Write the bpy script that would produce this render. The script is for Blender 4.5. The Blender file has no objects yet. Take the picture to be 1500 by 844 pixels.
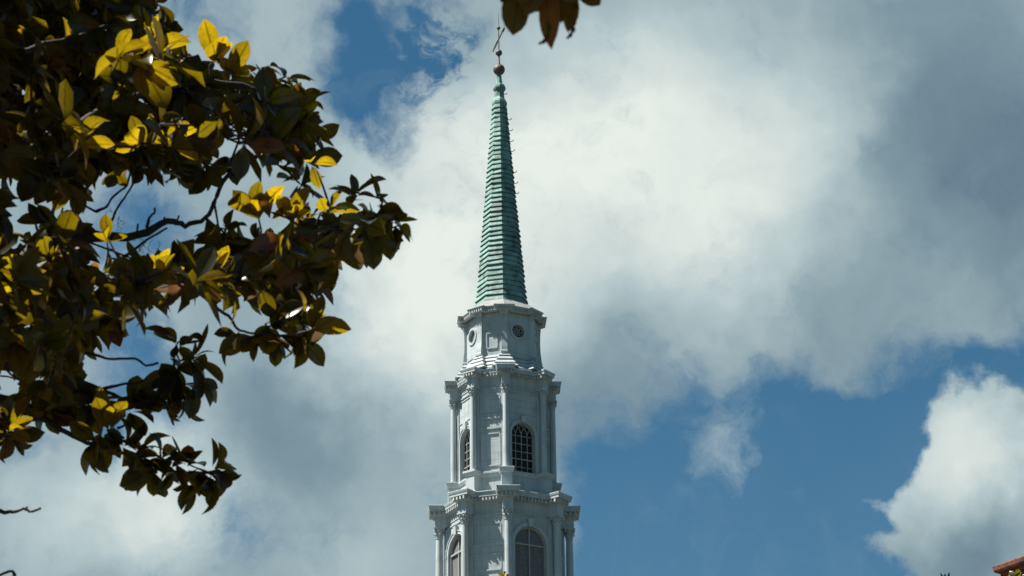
import bpy, bmesh, math, random
from mathutils import Vector, Matrix, noise as mnoise

# ------------------------------------------------------------------ camera
sc = bpy.context.scene
COL = sc.collection
R = math.radians
PITCH, ROLL, FPX = R(22.5), R(0.74), 4400.0          # focal length in photo pixels (1500 wide)
CAMZ = 1.6
cam_data = bpy.data.cameras.new('camera')
cam = bpy.data.objects.new('camera', cam_data)
COL.objects.link(cam)
sc.camera = cam
cam_data.sensor_width = 36.0
cam_data.lens = FPX / 1500.0 * 36.0
cam_data.clip_start = 0.1
cam_data.clip_end = 20000
cam_data.dof.use_dof = True
cam_data.dof.focus_distance = 60.0
cam_data.dof.aperture_fstop = 9.0
F_ = Vector((0, math.cos(PITCH), math.sin(PITCH)))
U0 = Vector((0, -math.sin(PITCH), math.cos(PITCH)))
R0 = Vector((1, 0, 0))
# the picture is turned counter-clockwise by ROLL: the camera itself turns clockwise
RT = R0 * math.cos(ROLL) - U0 * math.sin(ROLL)
UP = U0 * math.cos(ROLL) + R0 * math.sin(ROLL)
m = Matrix((RT, UP, -F_)).transposed().to_4x4()
m.translation = Vector((0, 0, CAMZ))
cam.matrix_world = m


def ray(px, py):
    return (F_ + RT * ((px - 750) / FPX) + UP * ((422 - py) / FPX)).normalized()


def at(px, py, Y):
    """world point on the line of sight through photo pixel (px, py) at ground distance Y"""
    d = ray(px, py)
    return Vector((0, 0, CAMZ)) + d * (Y / d.y)


# ------------------------------------------------------------------ sun, sky, exposure
SUN_EL, SUN_AZ = R(58), R(-97)          # azimuth from +Y, clockwise: the sun stands to the left
sun_dir = Vector((math.sin(SUN_AZ) * math.cos(SUN_EL), math.cos(SUN_AZ) * math.cos(SUN_EL), math.sin(SUN_EL)))
sd = bpy.data.lights.new('sun', 'SUN')
sd.energy = 5.0
sd.angle = R(0.5)
sd.color = (1.0, 0.95, 0.86)
sun = bpy.data.objects.new('sun', sd)
COL.objects.link(sun)
sun.location = (-40, 0, 80)
sun.rotation_euler = sun_dir.to_track_quat('Z', 'Y').to_euler()

sc.view_settings.view_transform = 'Standard'
sc.view_settings.look = 'None'
EXPO = 1.15
sc.view_settings.exposure = EXPO
sc.view_settings.gamma = 1.0
sc.view_settings.use_curve_mapping = False
sc.cycles.use_denoising = True
sc.cycles.max_bounces = 8
sc.cycles.transparent_max_bounces = 8
sc.render.film_transparent = False


def srgb(r, g, b):
    f = lambda c: (c / 12.92 if c <= 0.04045 else ((c + 0.055) / 1.055) ** 2.4)
    return (f(r / 255), f(g / 255), f(b / 255), 1.0)


world = bpy.data.worlds.new('World')
sc.world = world
world.use_nodes = True
nt = world.node_tree
nt.nodes.clear()


def N(tree, typ, **kw):
    n = tree.nodes.new(typ)
    for k, v in kw.items():
        setattr(n, k, v)
    return n


def sock(tree, s, v):
    if isinstance(v, bpy.types.NodeSocket):
        tree.links.new(v, s)
    elif v is not None:
        s.default_value = v


def math_(tree, op, a, b=None, c=None, clamp=False):
    n = N(tree, 'ShaderNodeMath', operation=op, use_clamp=clamp)
    for i, v in enumerate((a, b, c)):
        sock(tree, n.inputs[i], v)
    return n.outputs[0]


def vmath(tree, op, a, b=None, scale=None):
    n = N(tree, 'ShaderNodeVectorMath', operation=op)
    sock(tree, n.inputs[0], a)
    if b is not None:
        sock(tree, n.inputs[1], b)
    if scale is not None:
        sock(tree, n.inputs['Scale'], scale)
    return n.outputs['Value'] if op in ('DISTANCE', 'DOT_PRODUCT', 'LENGTH') else n.outputs['Vector']


def fbm(tree, vec, scale, detail=5, rough=0.55, dist=0.0, out=0):
    n = N(tree, 'ShaderNodeTexNoise')
    sock(tree, n.inputs['Vector'], vec)
    n.inputs['Scale'].default_value = scale
    n.inputs['Detail'].default_value = detail
    n.inputs['Roughness'].default_value = rough
    n.inputs['Distortion'].default_value = dist
    return n.outputs[out]


def maprange(tree, v, a, b, c, d, kind='LINEAR'):
    n = N(tree, 'ShaderNodeMapRange', interpolation_type=kind)
    sock(tree, n.inputs[0], v)
    for i, x in enumerate((a, b, c, d)):
        sock(tree, n.inputs[i + 1], x)
    return n.outputs[0]


def ramp(tree, fac, stops, interp='LINEAR'):
    n = N(tree, 'ShaderNodeValToRGB')
    cr = n.color_ramp
    cr.interpolation = interp
    while len(cr.elements) < len(stops):
        cr.elements.new(0.5)
    for e, (p, c) in zip(cr.elements, stops):
        e.position = p
        e.color = c
    sock(tree, n.inputs[0], fac)
    return n.outputs[0]


def mixc(tree, fac, a, b, blend='MIX'):
    n = N(tree, 'ShaderNodeMix', data_type='RGBA', blend_type=blend)
    sock(tree, n.inputs['Factor'], fac)
    sock(tree, n.inputs[6], a)
    sock(tree, n.inputs[7], b)
    return n.outputs[2]


def build_sky():
    tc = N(nt, 'ShaderNodeTexCoord')
    d = tc.outputs['Generated']
    sky = N(nt, 'ShaderNodeTexSky', sky_type='NISHITA')
    sky.sun_disc = False
    sky.sun_elevation = SUN_EL
    sky.sun_rotation = SUN_AZ
    sky.air_density = 1.0
    sky.dust_density = 0.3
    sky.ozone_density = 2.0
    # the cloud deck is placed by compass direction: every puff has a bearing and a size on the sky
    w1 = fbm(nt, d, 26, 3, 0.5, 0, 1)
    w2 = fbm(nt, d, 95, 5, 0.6, 0, 1)
    p = vmath(nt, 'ADD', d, vmath(nt, 'SCALE', vmath(nt, 'SUBTRACT', w1, (.5, .5, .5)), scale=0.042))
    p = vmath(nt, 'ADD', p, vmath(nt, 'SCALE', vmath(nt, 'SUBTRACT', w2, (.5, .5, .5)), scale=0.013))

    def blobs(base, lst):
        s = base
        for (x, y, r, a) in lst:
            dist = vmath(nt, 'DISTANCE', p, tuple(ray(x, y)))
            b = maprange(nt, dist, r / FPX, 0.0, 0.0, a, 'SMOOTHSTEP')
            s = math_(nt, 'ADD', s, b)
        return s
    cover = blobs(-0.05, COVER)
    far = vmath(nt, 'DISTANCE', d, tuple(ray(750, 422)))
    cover = math_(nt, 'ADD', cover, maprange(nt, far, 0.75, 0.22, 0.0, 1.05, 'SMOOTHSTEP'))
    bright = blobs(BASE_B, BRIGHT)
    nc = fbm(nt, p, 48, 8, 0.66, 0.1)
    nb = fbm(nt, p, 22, 6, 0.55, 0.2)
    cov = math_(nt, 'MULTIPLY_ADD', math_(nt, 'SUBTRACT', nc, 0.5), 1.35, cover)
    # feathery streaks over the blue at the upper left
    wf = fbm(nt, p, 85, 7, 0.62, 0.6)
    wd = maprange(nt, vmath(nt, 'DISTANCE', d, tuple(ray(650, 95))), 120 / FPX, 30 / FPX, 0.0, 1.0, 'SMOOTHSTEP')
    cov = math_(nt, 'MULTIPLY_ADD', maprange(nt, wf, .36, .68, 0.0, 1.0), wd, cov)
    alpha = maprange(nt, cov, -0.02, 1.0, 0.0, 1.0, 'SMOOTHSTEP')
    br = math_(nt, 'MULTIPLY_ADD', math_(nt, 'SUBTRACT', nb, 0.5), 0.34, bright)
    br = math_(nt, 'MULTIPLY_ADD', math_(nt, 'SUBTRACT', nc, 0.5), 0.07, br)
    ccol = ramp(nt, br, [(0.0, srgb(92, 116, 134)), (0.3, srgb(128, 152, 163)), (0.65, srgb(181, 199, 202)),
                         (1.0, srgb(232, 239, 232))])
    blue = vmath(nt, 'MULTIPLY', sky.outputs[0], SKY_TINT)
    sepd = N(nt, 'ShaderNodeSeparateXYZ')
    nt.links.new(d, sepd.inputs[0])
    veil = maprange(nt, sepd.outputs[2], .285, .37, .075, 0.0)        # the air pales towards the horizon
    streak = maprange(nt, fbm(nt, p, 30, 8, .62, .8), .50, .78, 0.0, .16)
    alpha = math_(nt, 'MAXIMUM', alpha, math_(nt, 'ADD', veil, streak))
    final = mixc(nt, alpha, blue, vmath(nt, 'SCALE', ccol, scale=1.0 / (SKY_STRENGTH * 2 ** EXPO)))
    bg = N(nt, 'ShaderNodeBackground')
    nt.links.new(final, bg.inputs[0])
    bg.inputs[1].default_value = SKY_STRENGTH
    out = N(nt, 'ShaderNodeOutputWorld')
    nt.links.new(bg.outputs[0], out.inputs[0])


SKY_STRENGTH = 0.05
SKY_TINT = (0.315, 0.625, 0.68)
COVER = [  # bearing given by photo pixel, radius in pixels of the same lens, amount
    (560, 90, 162, -1.3), (1060, 588, 115, -.38), (1150, 575, 80, -.25), (600, 165, 95, -.5), (645, 15, 100, -.9), (655, 75, 70, -.3), (525, 150, 80, -.55), (520, 20, 70, -.4),
    (290, 25, 120, -.6), (215, 300, 150, -.85), (190, 545, 150, -.9), (165, 645, 80, -.7), (60, 650, 60, -.4),
    (350, 795, 110, -.4), (240, 840, 80, -.3),
    (1000, 820, 270, -1.1), (1190, 760, 250, -1.2), (880, 820, 190, -.75), (1150, 640, 140, -.7), (1240, 660, 150, -.8),
    (980, 610, 130, -.6), (900, 720, 180, -.55), (1330, 575, 130, -.8), (1470, 545, 110, -1.1), (1400, 558, 90, -.7),
    (1290, 830, 120, -.7),
    (1075, 690, 130, .50), (1020, 640, 90, .22), (1130, 610, 60, .25), (1290, 600, 45, .35), (1290, 625, 110, -.65), (1190, 600, 90, -.3), (862, 790, 80, .45),
    (1425, 720, 178, 1.7), (1460, 805, 218, 1.7), (1345, 715, 90, 1.0), (1310, 735, 60, .6), (1325, 800, 80, .6), (1385, 640, 60, .6), (1418, 615, 70, 1.1), (1350, 790, 110, .9),
    (1500, 680, 130, 1.3)]
BASE_B = 0.46
BRIGHT = [
    (1000, 240, 360, .43), (820, 160, 220, .25), (640, 240, 230, .30), (1090, 360, 200, .16), (780, 330, 260, .25), (720, 470, 230, .12),
    (1240, 110, 130, .10), (1400, 80, 320, -.22), (1480, 270, 280, -.26), (1230, 480, 240, -.16), (980, 530, 200, -.10),
    (830, 620, 200, -.18), (420, 60, 160, .08), (450, 630, 170, -.22), (380, 560, 130, -.10), (230, 730, 170, .38),
    (80, 770, 140, .20), (520, 815, 120, .10), (590, 470, 230, .46), (230, 800, 120, .12), (560, 380, 150, .12), (1380, 680, 180, .42), (1430, 610, 80, .1),
    (1490, 700, 90, .2), (1400, 830, 140, -.30), (1080, 690, 90, .15)]
build_sky()


# ------------------------------------------------------------------ materials
def material(name):
    mt = bpy.data.materials.new(name)
    mt.use_nodes = True
    t = mt.node_tree
    return mt, t, t.nodes['Principled BSDF']


def setp(b, **kw):
    for k, v in kw.items():
        b.inputs[k.replace('_', ' ')].default_value = v


def objco(t):
    return N(t, 'ShaderNodeTexCoord').outputs['Object']


def bump(t, b, h, strength, dist):
    n = N(t, 'ShaderNodeBump')
    n.inputs['Strength'].default_value = strength
    n.inputs['Distance'].default_value = dist
    sock(t, n.inputs['Height'], h)
    t.links.new(n.outputs[0], b.inputs['Normal'])


def mat_paint(boards=False):
    mt, t, b = material('weathered_white_boards' if boards else 'weathered_white_paint')
    co = objco(t)
    streak = fbm(t, vmath(t, 'MULTIPLY', co, (5.0, 5.0, 0.55)), 1.0, 6, 0.65)
    blot = fbm(t, co, 1.3, 6, 0.6)
    fine = fbm(t, co, 14, 4, 0.6)
    c = mixc(t, maprange(t, streak, .45, .75, 0, 1), PAINT, PAINT_GRIME)
    c = mixc(t, maprange(t, blot, .52, .8, 0, .8), c, (0.24, 0.262, 0.255, 1))
    c = mixc(t, maprange(t, fine, .60, .72, 0, .35), c, (0.30, 0.31, 0.30, 1))
    drip = fbm(t, vmath(t, 'MULTIPLY', co, (11.0, 11.0, 0.35)), 1.0, 5, 0.7)
    c = mixc(t, maprange(t, drip, .58, .74, 0, .5), c, (0.20, 0.205, 0.19, 1))
    h = fine
    if boards:                                   # joints of the flush boarding, a little open here and there
        sp = N(t, 'ShaderNodeSeparateXYZ')
        t.links.new(co, sp.inputs[0])
        fr = math_(t, 'FRACT', math_(t, 'MULTIPLY', math_(t, 'ADD', sp.outputs[2], math_(t, 'MULTIPLY', blot, .02)), 3.1))
        joint = maprange(t, math_(t, 'ABSOLUTE', math_(t, 'SUBTRACT', fr, .5)), .0, .055, 1.0, 0.0)
        joint = math_(t, 'MULTIPLY', joint, maprange(t, blot, .35, .65, .15, .75))
        c = mixc(t, joint, c, (0.13, 0.135, 0.13, 1))
        h = math_(t, 'SUBTRACT', fine, math_(t, 'MULTIPLY', joint, 2.0))
    sock(t, b.inputs['Base Color'], c)
    setp(b, Roughness=0.6)
    bump(t, b, h, 0.25, 0.01)
    return mt


PAINT = (0.405, 0.455, 0.468, 1)
PAINT_GRIME = (0.31, 0.345, 0.345, 1)


def mat_flat(name, col, rough=0.6, metal=0.0, var=0.25, scale=6.0):
    mt, t, b = material(name)
    n = fbm(t, objco(t), scale, 5, 0.6)
    dark = tuple(c * (1 - var) for c in col[:3]) + (1,)
    lite = tuple(min(1, c * (1 + var)) for c in col[:3]) + (1,)
    sock(t, b.inputs['Base Color'], mixc(t, maprange(t, n, .3, .7, 0, 1), dark, lite))
    setp(b, Roughness=rough, Metallic=metal)
    return mt


def mat_copper():
    mt, t, b = material('verdigris_copper')
    co = objco(t)
    streak = fbm(t, vmath(t, 'MULTIPLY', co, (7.0, 7.0, 0.8)), 1.0, 6, 0.7)
    plate = N(t, 'ShaderNodeTexVoronoi')
    sock(t, plate.inputs['Vector'], vmath(t, 'MULTIPLY', co, (0.9, 0.9, 3.6)))
    plate.inputs['Scale'].default_value = 1.0
    sep = N(t, 'ShaderNodeSeparateColor')
    t.links.new(plate.outputs['Color'], sep.inputs[0])
    c = mixc(t, maprange(t, streak, .34, .68, 0, 1), (0.22, 0.375, 0.33, 1), (0.10, 0.205, 0.182, 1))
    c = mixc(t, maprange(t, sep.outputs[0], .45, 1, 0, .55), c, (0.045, 0.075, 0.066, 1))
    brown = fbm(t, vmath(t, 'MULTIPLY', co, (2.2, 2.2, 1.6)), 1.0, 6, 0.7)
    c = mixc(t, maprange(t, brown, .50, .68, 0, .9), c, (0.062, 0.062, 0.05, 1))
    sock(t, b.inputs['Base Color'], c)
    setp(b, Roughness=0.7)
    bump(t, b, streak, 0.35, 0.02)
    return mt


def mat_glass_dark():
    mt, t, b = material('dark_window_glass')
    n = fbm(t, objco(t), 2.0, 4, 0.6)
    sock(t, b.inputs['Base Color'], mixc(t, n, (0.012, 0.013, 0.014, 1), (0.03, 0.03, 0.03, 1)))
    setp(b, Roughness=0.25)
    b.inputs['Specular IOR Level'].default_value = 0.08
    return mt


M = {
    'paint': mat_paint(),
    'boards': mat_paint(True),
    'copper': mat_copper(),
    'glass': mat_glass_dark(),
    'louver': mat_flat('faded_brown_louvers', (0.205, 0.20, 0.20), 0.8, 0, 0.25, 9),
    'iron': mat_flat('dull_bronze', (0.085, 0.068, 0.06), 0.6, 0.0, 0.35, 5),
    'dark_iron': mat_flat('dark_iron', (0.03, 0.03, 0.032), 0.6, 0.2, 0.3, 8),
    'sash': mat_flat('sash_paint', (0.30, 0.32, 0.31), 0.6, 0, 0.15, 6),
    'gilt': mat_flat('tarnished_gilding', (0.16, 0.105, 0.045), 0.45, 0.5, 0.4, 9),
    'lead': mat_flat('weathered_lead', (0.22, 0.225, 0.22), 0.7, 0, 0.25, 4),
    'stone': mat_flat('grey_limestone', (0.33, 0.32, 0.29), 0.85, 0, 0.2, 1.5),
}


# ------------------------------------------------------------------ mesh helpers
class MB:
    def __init__(self):
        self.v, self.f = [], []

    def add(self, vs, fs):
        o = len(self.v)
        self.v += [tuple(p) for p in vs]
        self.f += [tuple(i + o for i in f) for f in fs]

    def quad(self, a, b, c, d):
        self.add((a, b, c, d), ((0, 1, 2, 3),))

    def loft(self, rings, closed=True, cap0=False, cap1=False):
        n = len(rings[0])
        o = len(self.v)
        for r in rings:
            self.v += [tuple(p) for p in r]
        for i in range(len(rings) - 1):
            for j in range(n if closed else n - 1):
                k = (j + 1) % n
                self.f.append((o + i * n + j, o + i * n + k, o + (i + 1) * n + k, o + (i + 1) * n + j))
        if cap0:
            self.f.append(tuple(o + j for j in reversed(range(n))))
        if cap1:
            self.f.append(tuple(o + (len(rings) - 1) * n + j for j in range(n)))

    def box(self, c, ax, ay, az):
        c, ax, ay, az = map(Vector, (c, ax, ay, az))
        vs = [c + ax * i + ay * j + az * k for k in (-1, 1) for j in (-1, 1) for i in (-1, 1)]
        self.add(vs, ((0, 2, 3, 1), (4, 5, 7, 6), (0, 1, 5, 4), (2, 6, 7, 3), (0, 4, 6, 2), (1, 3, 7, 5)))

    def lathe(self, prof, seg=24, c=(0, 0, 0), cap=True):
        c = Vector(c)
        rings = [[c + Vector((r * math.cos(2 * math.pi * j / seg), r * math.sin(2 * math.pi * j / seg), z)) for j in range(seg)]
                 for r, z in prof]
        self.loft(rings, True, cap, cap)

    def tube(self, pts, rads, seg=8, cap=True):
        pts = [Vector(p) for p in pts]
        rings = []
        up = Vector((0.13, 0.21, 0.97))
        for i, p in enumerate(pts):
            d = (pts[min(i + 1, len(pts) - 1)] - pts[max(i - 1, 0)]).normalized()
            a = d.cross(up)
            if a.length < 0.05:
                a = d.cross(Vector((1, 0.2, 0)))
            a.normalize()
            b = d.cross(a)
            r = rads[i] if hasattr(rads, '__len__') else rads
            rings.append([p + (a * math.cos(2 * math.pi * j / seg) + b * math.sin(2 * math.pi * j / seg)) * r for j in range(seg)])
        self.loft(rings, True, cap, cap)

    def build(self, name, mat, parent=None, smooth=False, origin=(0, 0, 0), fix=True):
        me = bpy.data.meshes.new(name)
        o = Vector(origin)
        me.from_pydata([tuple(Vector(p) - o) for p in self.v], [], self.f)
        if fix:
            bm = bmesh.new()
            bm.from_mesh(me)
            bmesh.ops.recalc_face_normals(bm, faces=bm.faces)
            bm.to_mesh(me)
            bm.free()
        me.materials.append(mat)
        if smooth:
            for p in me.polygons:
                p.use_smooth = True
            if smooth == 'auto':
                me.set_sharp_from_angle(angle=R(35))
        ob = bpy.data.objects.new(name, me)
        COL.objects.link(ob)
        ob.location = o
        if parent:
            ob.parent = parent
        return ob


def tag(o, label=None, cat=None, group=None, kind=None):
    for k, v in (('label', label), ('category', cat), ('group', group), ('kind', kind)):
        if v:
            o[k] = v
    return o


def empty(name, loc, label, cat, group=None):
    o = bpy.data.objects.new(name, None)
    COL.objects.link(o)
    o.location = loc
    o.empty_display_size = 0.5
    return tag(o, label, cat, group)


# ------------------------------------------------------------------ ground
g = MB()
S = 6000
g.quad((-S, -S, 0), (S, -S, 0), (S, S, 0), (-S, S, 0))
gm, gt, gb = material('lawn_and_paving')
gco = objco(gt)
sock(gt, gb.inputs['Base Color'], mixc(gt, maprange(gt, fbm(gt, gco, .05, 5, .6), .4, .6, 0, 1), (0.03, 0.04, 0.015, 1), (0.055, 0.048, 0.038, 1)))
setp(gb, Roughness=0.9)
ground = tag(g.build('ground', gm), kind='structure')

# ------------------------------------------------------------------ the steeple
TD = 130.0                                    # ground distance of the tower's axis
PXM = 0.03198                                 # metres per photo pixel at the tower
TX = -0.49
TC = Vector((TX, TD, 0))
A0, HALF = 28.5, 25.0                         # bearing of the window face; half the angle a window face spans
CORN = [A0 + 90 * k + s * HALF for k in range(4) for s in (-1, 1)]
FACES = [(A0 + 90 * k, True) for k in range(4)] + [(A0 + 45 + 90 * k, False) for k in range(4)]
KW, KD = math.cos(R(HALF)), math.cos(R(45 - HALF))   # apothem / corner radius, window and blind faces


def pol(az, r, z=0.0, t=0.0):
    """tower-local point: bearing az (0 = towards the square, positive to the right), radius r, sideways t"""
    a = R(az)
    n = Vector((math.sin(a), -math.cos(a), 0))
    s = Vector((math.cos(a), math.sin(a), 0))
    p = n * r + s * t
    p.z = z
    return p


def zf(py, rpx=0.0):
    """height of the point seen at photo row py on the near side of the tower at radius rpx (pixels)"""
    return CAMZ + (TD - rpx * PXM) * math.tan(PITCH + math.atan((422 - py) / FPX))


def oct_ring(r, z):
    return [pol(a, r, z) for a in CORN]


def outline(rw, rb, b):
    """plan of a wall with a block standing out at each corner"""
    pts = []
    for i, th in enumerate(CORN):
        for s in (-1, 1):
            # bearing of the adjoining face on that side
            wide = (i % 2 == 0) == (s > 0)
            fa = (HALF if wide else 45 - HALF) * s          # face bearing relative to the corner
            ap = rw * math.cos(R(abs(fa)))
            # u*cos(fa) + v*sin(fa) = ap with v = s*b
            u = (ap - s * b * math.sin(R(fa))) / math.cos(R(fa))
            ring = [(u, s * b), (rb, s * b)] if s < 0 else [(rb, s * b), (u, s * b)]
            pts += [pol(th, uu, 0, vv) for uu, vv in ring]
    return pts


def offset(poly, o):
    n = len(poly)
    out = []
    for i in range(n):
        p0, p1, p2 = (Vector(poly[(i + k) % n][:2]) for k in (-1, 0, 1))
        d1, d2 = (p1 - p0).normalized(), (p2 - p1).normalized()
        n1, n2 = Vector((d1.y, -d1.x)), Vector((d2.y, -d2.x))
        k = 1 + n1.dot(n2)
        q = p1 + (n1 + n2) * (o / max(k, 0.2))
        out.append(Vector((q.x, q.y, 0)))
    return out


def band(mb, poly, prof, cap0=True, cap1=True):
    mb.loft([[Vector((p.x, p.y, z)) for p in offset(poly, o)] for o, z in prof], True, cap0, cap1)


def dentils(mb, poly, off, z0, z1, w, gap, depth):
    """one toothed course that runs round the building"""
    pts = offset(poly, off)
    n = len(pts)
    inner, outer = [], []
    for i in range(n):
        a, b = pts[i], pts[(i + 1) % n]
        d = b - a
        L = d.length
        d.normalize()
        nn = Vector((d.y, -d.x, 0))
        cnt = max(1, int((L - w * 0.3) / (w + gap)))
        step = L / cnt
        for k in range(cnt):
            c = a + d * (step * (k + .5))
            for t, o in ((-.5, 0), (-.5, 1), (.5, 1), (.5, 0)):
                p = c + d * (w * t)
                inner.append(p - nn * .03)
                outer.append(p + nn * (depth if o else 0.004))
    up = lambda L_, z: [Vector((p.x, p.y, z)) for p in L_]
    mb.loft([up(inner, z0), up(outer, z0), up(outer, z1), up(inner, z1)], True, False, False)


steeple = empty('church_steeple', TC, 'white octagonal church steeple with green copper spire and weathervane rising from below the frame', 'steeple')


def frame_pt(az, ap):
    return lambda t, z, o=0.0: pol(az, ap + o, z, t)


def arch_pts(hw, zs, n=14):
    return [(-hw * math.cos(math.pi * i / n), zs + hw * math.sin(math.pi * i / n)) for i in range(n + 1)]


def wall_with_arch(mb, fp, W, z0, z1, hw, zb, zs, depth):
    arc = arch_pts(hw, zs)
    q = lambda t, z, o=0.0: fp(t, z, o)
    mb.quad(q(-W, z0), q(-hw, z0), q(-hw, z1), q(-W, z1))
    mb.quad(q(hw, z0), q(W, z0), q(W, z1), q(hw, z1))
    mb.quad(q(-hw, z0), q(hw, z0), q(hw, zb), q(-hw, zb))
    for (t0, a0), (t1, a1) in zip(arc, arc[1:]):
        mb.quad(q(t0, a0), q(t1, a1), q(t1, z1), q(t0, z1))
    loop = [(-hw, zb)] + arc + [(hw, zb)]
    for (t0, a0), (t1, a1) in zip(loop, loop[1:] + loop[:1]):
        mb.quad(q(t0, a0), q(t1, a1), q(t1, a1, -depth), q(t0, a0, -depth))


def wall_with_hole(mb, fp, W, z0, z1, r, zc, depth, n=24):
    q = lambda t, z, o=0.0: fp(t, z, o)
    h = r * 1.25
    mb.quad(q(-W, z0), q(-h, z0), q(-h, z1), q(-W, z1))
    mb.quad(q(h, z0), q(W, z0), q(W, z1), q(h, z1))
    mb.quad(q(-h, z0), q(h, z0), q(h, zc - h), q(-h, zc - h))
    mb.quad(q(-h, zc + h), q(h, zc + h), q(h, z1), q(-h, z1))

    def sq(a):
        c, s_ = math.cos(a), math.sin(a)
        k = h / max(abs(c), abs(s_))
        return (c * k, zc + s_ * k)
    for i in range(n):
        a, b = 2 * math.pi * i / n, 2 * math.pi * (i + 1) / n
        p, p2 = (r * math.cos(a), zc + r * math.sin(a)), (r * math.cos(b), zc + r * math.sin(b))
        mb.quad(q(*p), q(*sq(a)), q(*sq(b)), q(*p2))
        mb.quad(q(*p), q(*p2), q(*p2, -depth), q(*p, -depth))


def bar(mb, fp, p, r, w, o0, o1):
    """flat bar on a face from (t,z) p to r, width w, from depth o0 to o1"""
    (t0, z0), (t1, z1) = p, r
    d = Vector((t1 - t0, z1 - z0))
    d.normalize()
    n = Vector((-d.y, d.x)) * (w / 2)
    ring = lambda o: [fp(t0 - n.x, z0 - n.y, o), fp(t1 - n.x, z1 - n.y, o), fp(t1 + n.x, z1 + n.y, o), fp(t0 + n.x, z0 + n.y, o)]
    mb.loft([ring(o0), ring(o1)], True, True, True)


def arch_band(mb, fp, hw, zb, zs, w, o0, o1, legs=True):
    inner = arch_pts(hw, zs, 18)
    outer = arch_pts(hw + w, zs, 18)
    if legs:
        inner = [(-hw, zb)] + inner + [(hw, zb)]
        outer = [(-hw - w, zb)] + outer + [(hw + w, zb)]
    for i in range(len(inner) - 1):
        a, b, c, d = inner[i], inner[i + 1], outer[i + 1], outer[i]
        mb.quad(fp(*a, o1), fp(*b, o1), fp(*c, o1), fp(*d, o1))
        mb.quad(fp(*d, o0), fp(*c, o0), fp(*c, o1), fp(*d, o1))
        mb.quad(fp(*a, o0), fp(*b, o0), fp(*b, o1), fp(*a, o1))


def panel(mb, fp, t0, t1, z0, z1, w=0.07, o=0.035):
    for p, r in (((t0, z0), (t1, z0)), ((t0, z1), (t1, z1))):
        bar(mb, fp, p, r, w, 0, o)
    for p, r in (((t0, z0 + w / 2), (t0, z1 - w / 2)), ((t1, z0 + w / 2), (t1, z1 - w / 2))):
        bar(mb, fp, p, r, w, 0, o - .003)


def make_column(az, rc, rad, zb, zt, caph):
    """shaft with a leafy capital and a moulded foot"""
    c = pol(az, rc)
    sh = MB()
    prof = [(rad * 1.0, zb + rad * .7), (rad * 1.0, zb + (zt - zb) * .3), (rad * .95, zb + (zt - zb) * .7), (rad * .86, zt - caph)]
    sh.lathe(prof, 20, c)
    col = sh.build('column', M['paint'], steeple, 'auto')
    ft = MB()
    ft.lathe([(rad * 1.38, zb), (rad * 1.42, zb + rad * .12), (rad * 1.38, zb + rad * .28), (rad * 1.15, zb + rad * .34),
              (rad * 1.12, zb + rad * .48), (rad * 1.25, zb + rad * .55), (rad * 1.22, zb + rad * .68), (rad * 1.01, zb + rad * .73)], 20, c)
    ft.build('column_foot', M['paint'], col, 'auto')
    cp = MB()
    z0 = zt - caph
    cp.lathe([(rad * .86, z0), (rad * 1.02, z0 + .02), (rad * 1.02, z0 + caph * .08), (rad * .88, z0 + caph * .1), (rad * .95, z0 + caph * .5), (rad * 1.3, z0 + caph * .86)], 16, c)
    n, s = pol(az, 1) , pol(az, 0, 0, 1)
    for row, (hz, rr, k) in enumerate(((0.12, 1.0, 8), (0.40, 1.06, 8))):       # curling leaves
        for j in range(k):
            a = 2 * math.pi * (j + .5 * row) / k
            d = n * math.cos(a) + s * math.sin(a)
            tt = Vector((-d.y, d.x, 0))
            zz = z0 + caph * hz
            h = caph * .36
            p0, p1, p2 = c + d * rad * rr * .9, c + d * rad * (rr + .1), c + d * rad * (rr + .42)
            w = rad * .30
            rings = []
            for p, z, ww, th in ((p0, zz, w, .02), (p1, zz + h * .7, w, .025), (p2, zz + h, w * .8, .02), (p2 + d * .01, zz + h * .8, w * .5, .012)):
                pp = Vector((p.x, p.y, z))
                rings.append([pp - tt * ww, pp + tt * ww, pp + tt * ww - d * th * 2, pp - tt * ww - d * th * 2])
            cp.loft(rings, True, True, True)
    for sa in (45, 135, 225, 315):                                              # corner scrolls
        a = R(sa)
        d = n * math.cos(a) + s * math.sin(a)
        tt = Vector((-d.y, d.x, 0))
        ctr = c + d * rad * 1.55
        pts = []
        rings = []
        rr = rad * .34
        for j in range(10):
            b = 2 * math.pi * j / 10
            q = ctr + d * (rr * math.cos(b))
            pts.append((q, z0 + caph * .74 + rr * math.sin(b)))
        rings = [[Vector((q.x, q.y, z)) + tt * k for q, z in pts] for k in (-rad * .16, rad * .16)]
        cp.loft(rings, True, True, True)
    ab = rad * 1.45
    cz = z0 + caph * .93
    cp.box(Vector((c.x, c.y, cz)), n * ab, s * ab, Vector((0, 0, caph * .07)))
    cp.build('capital', M['paint'], col)
    return col


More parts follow.
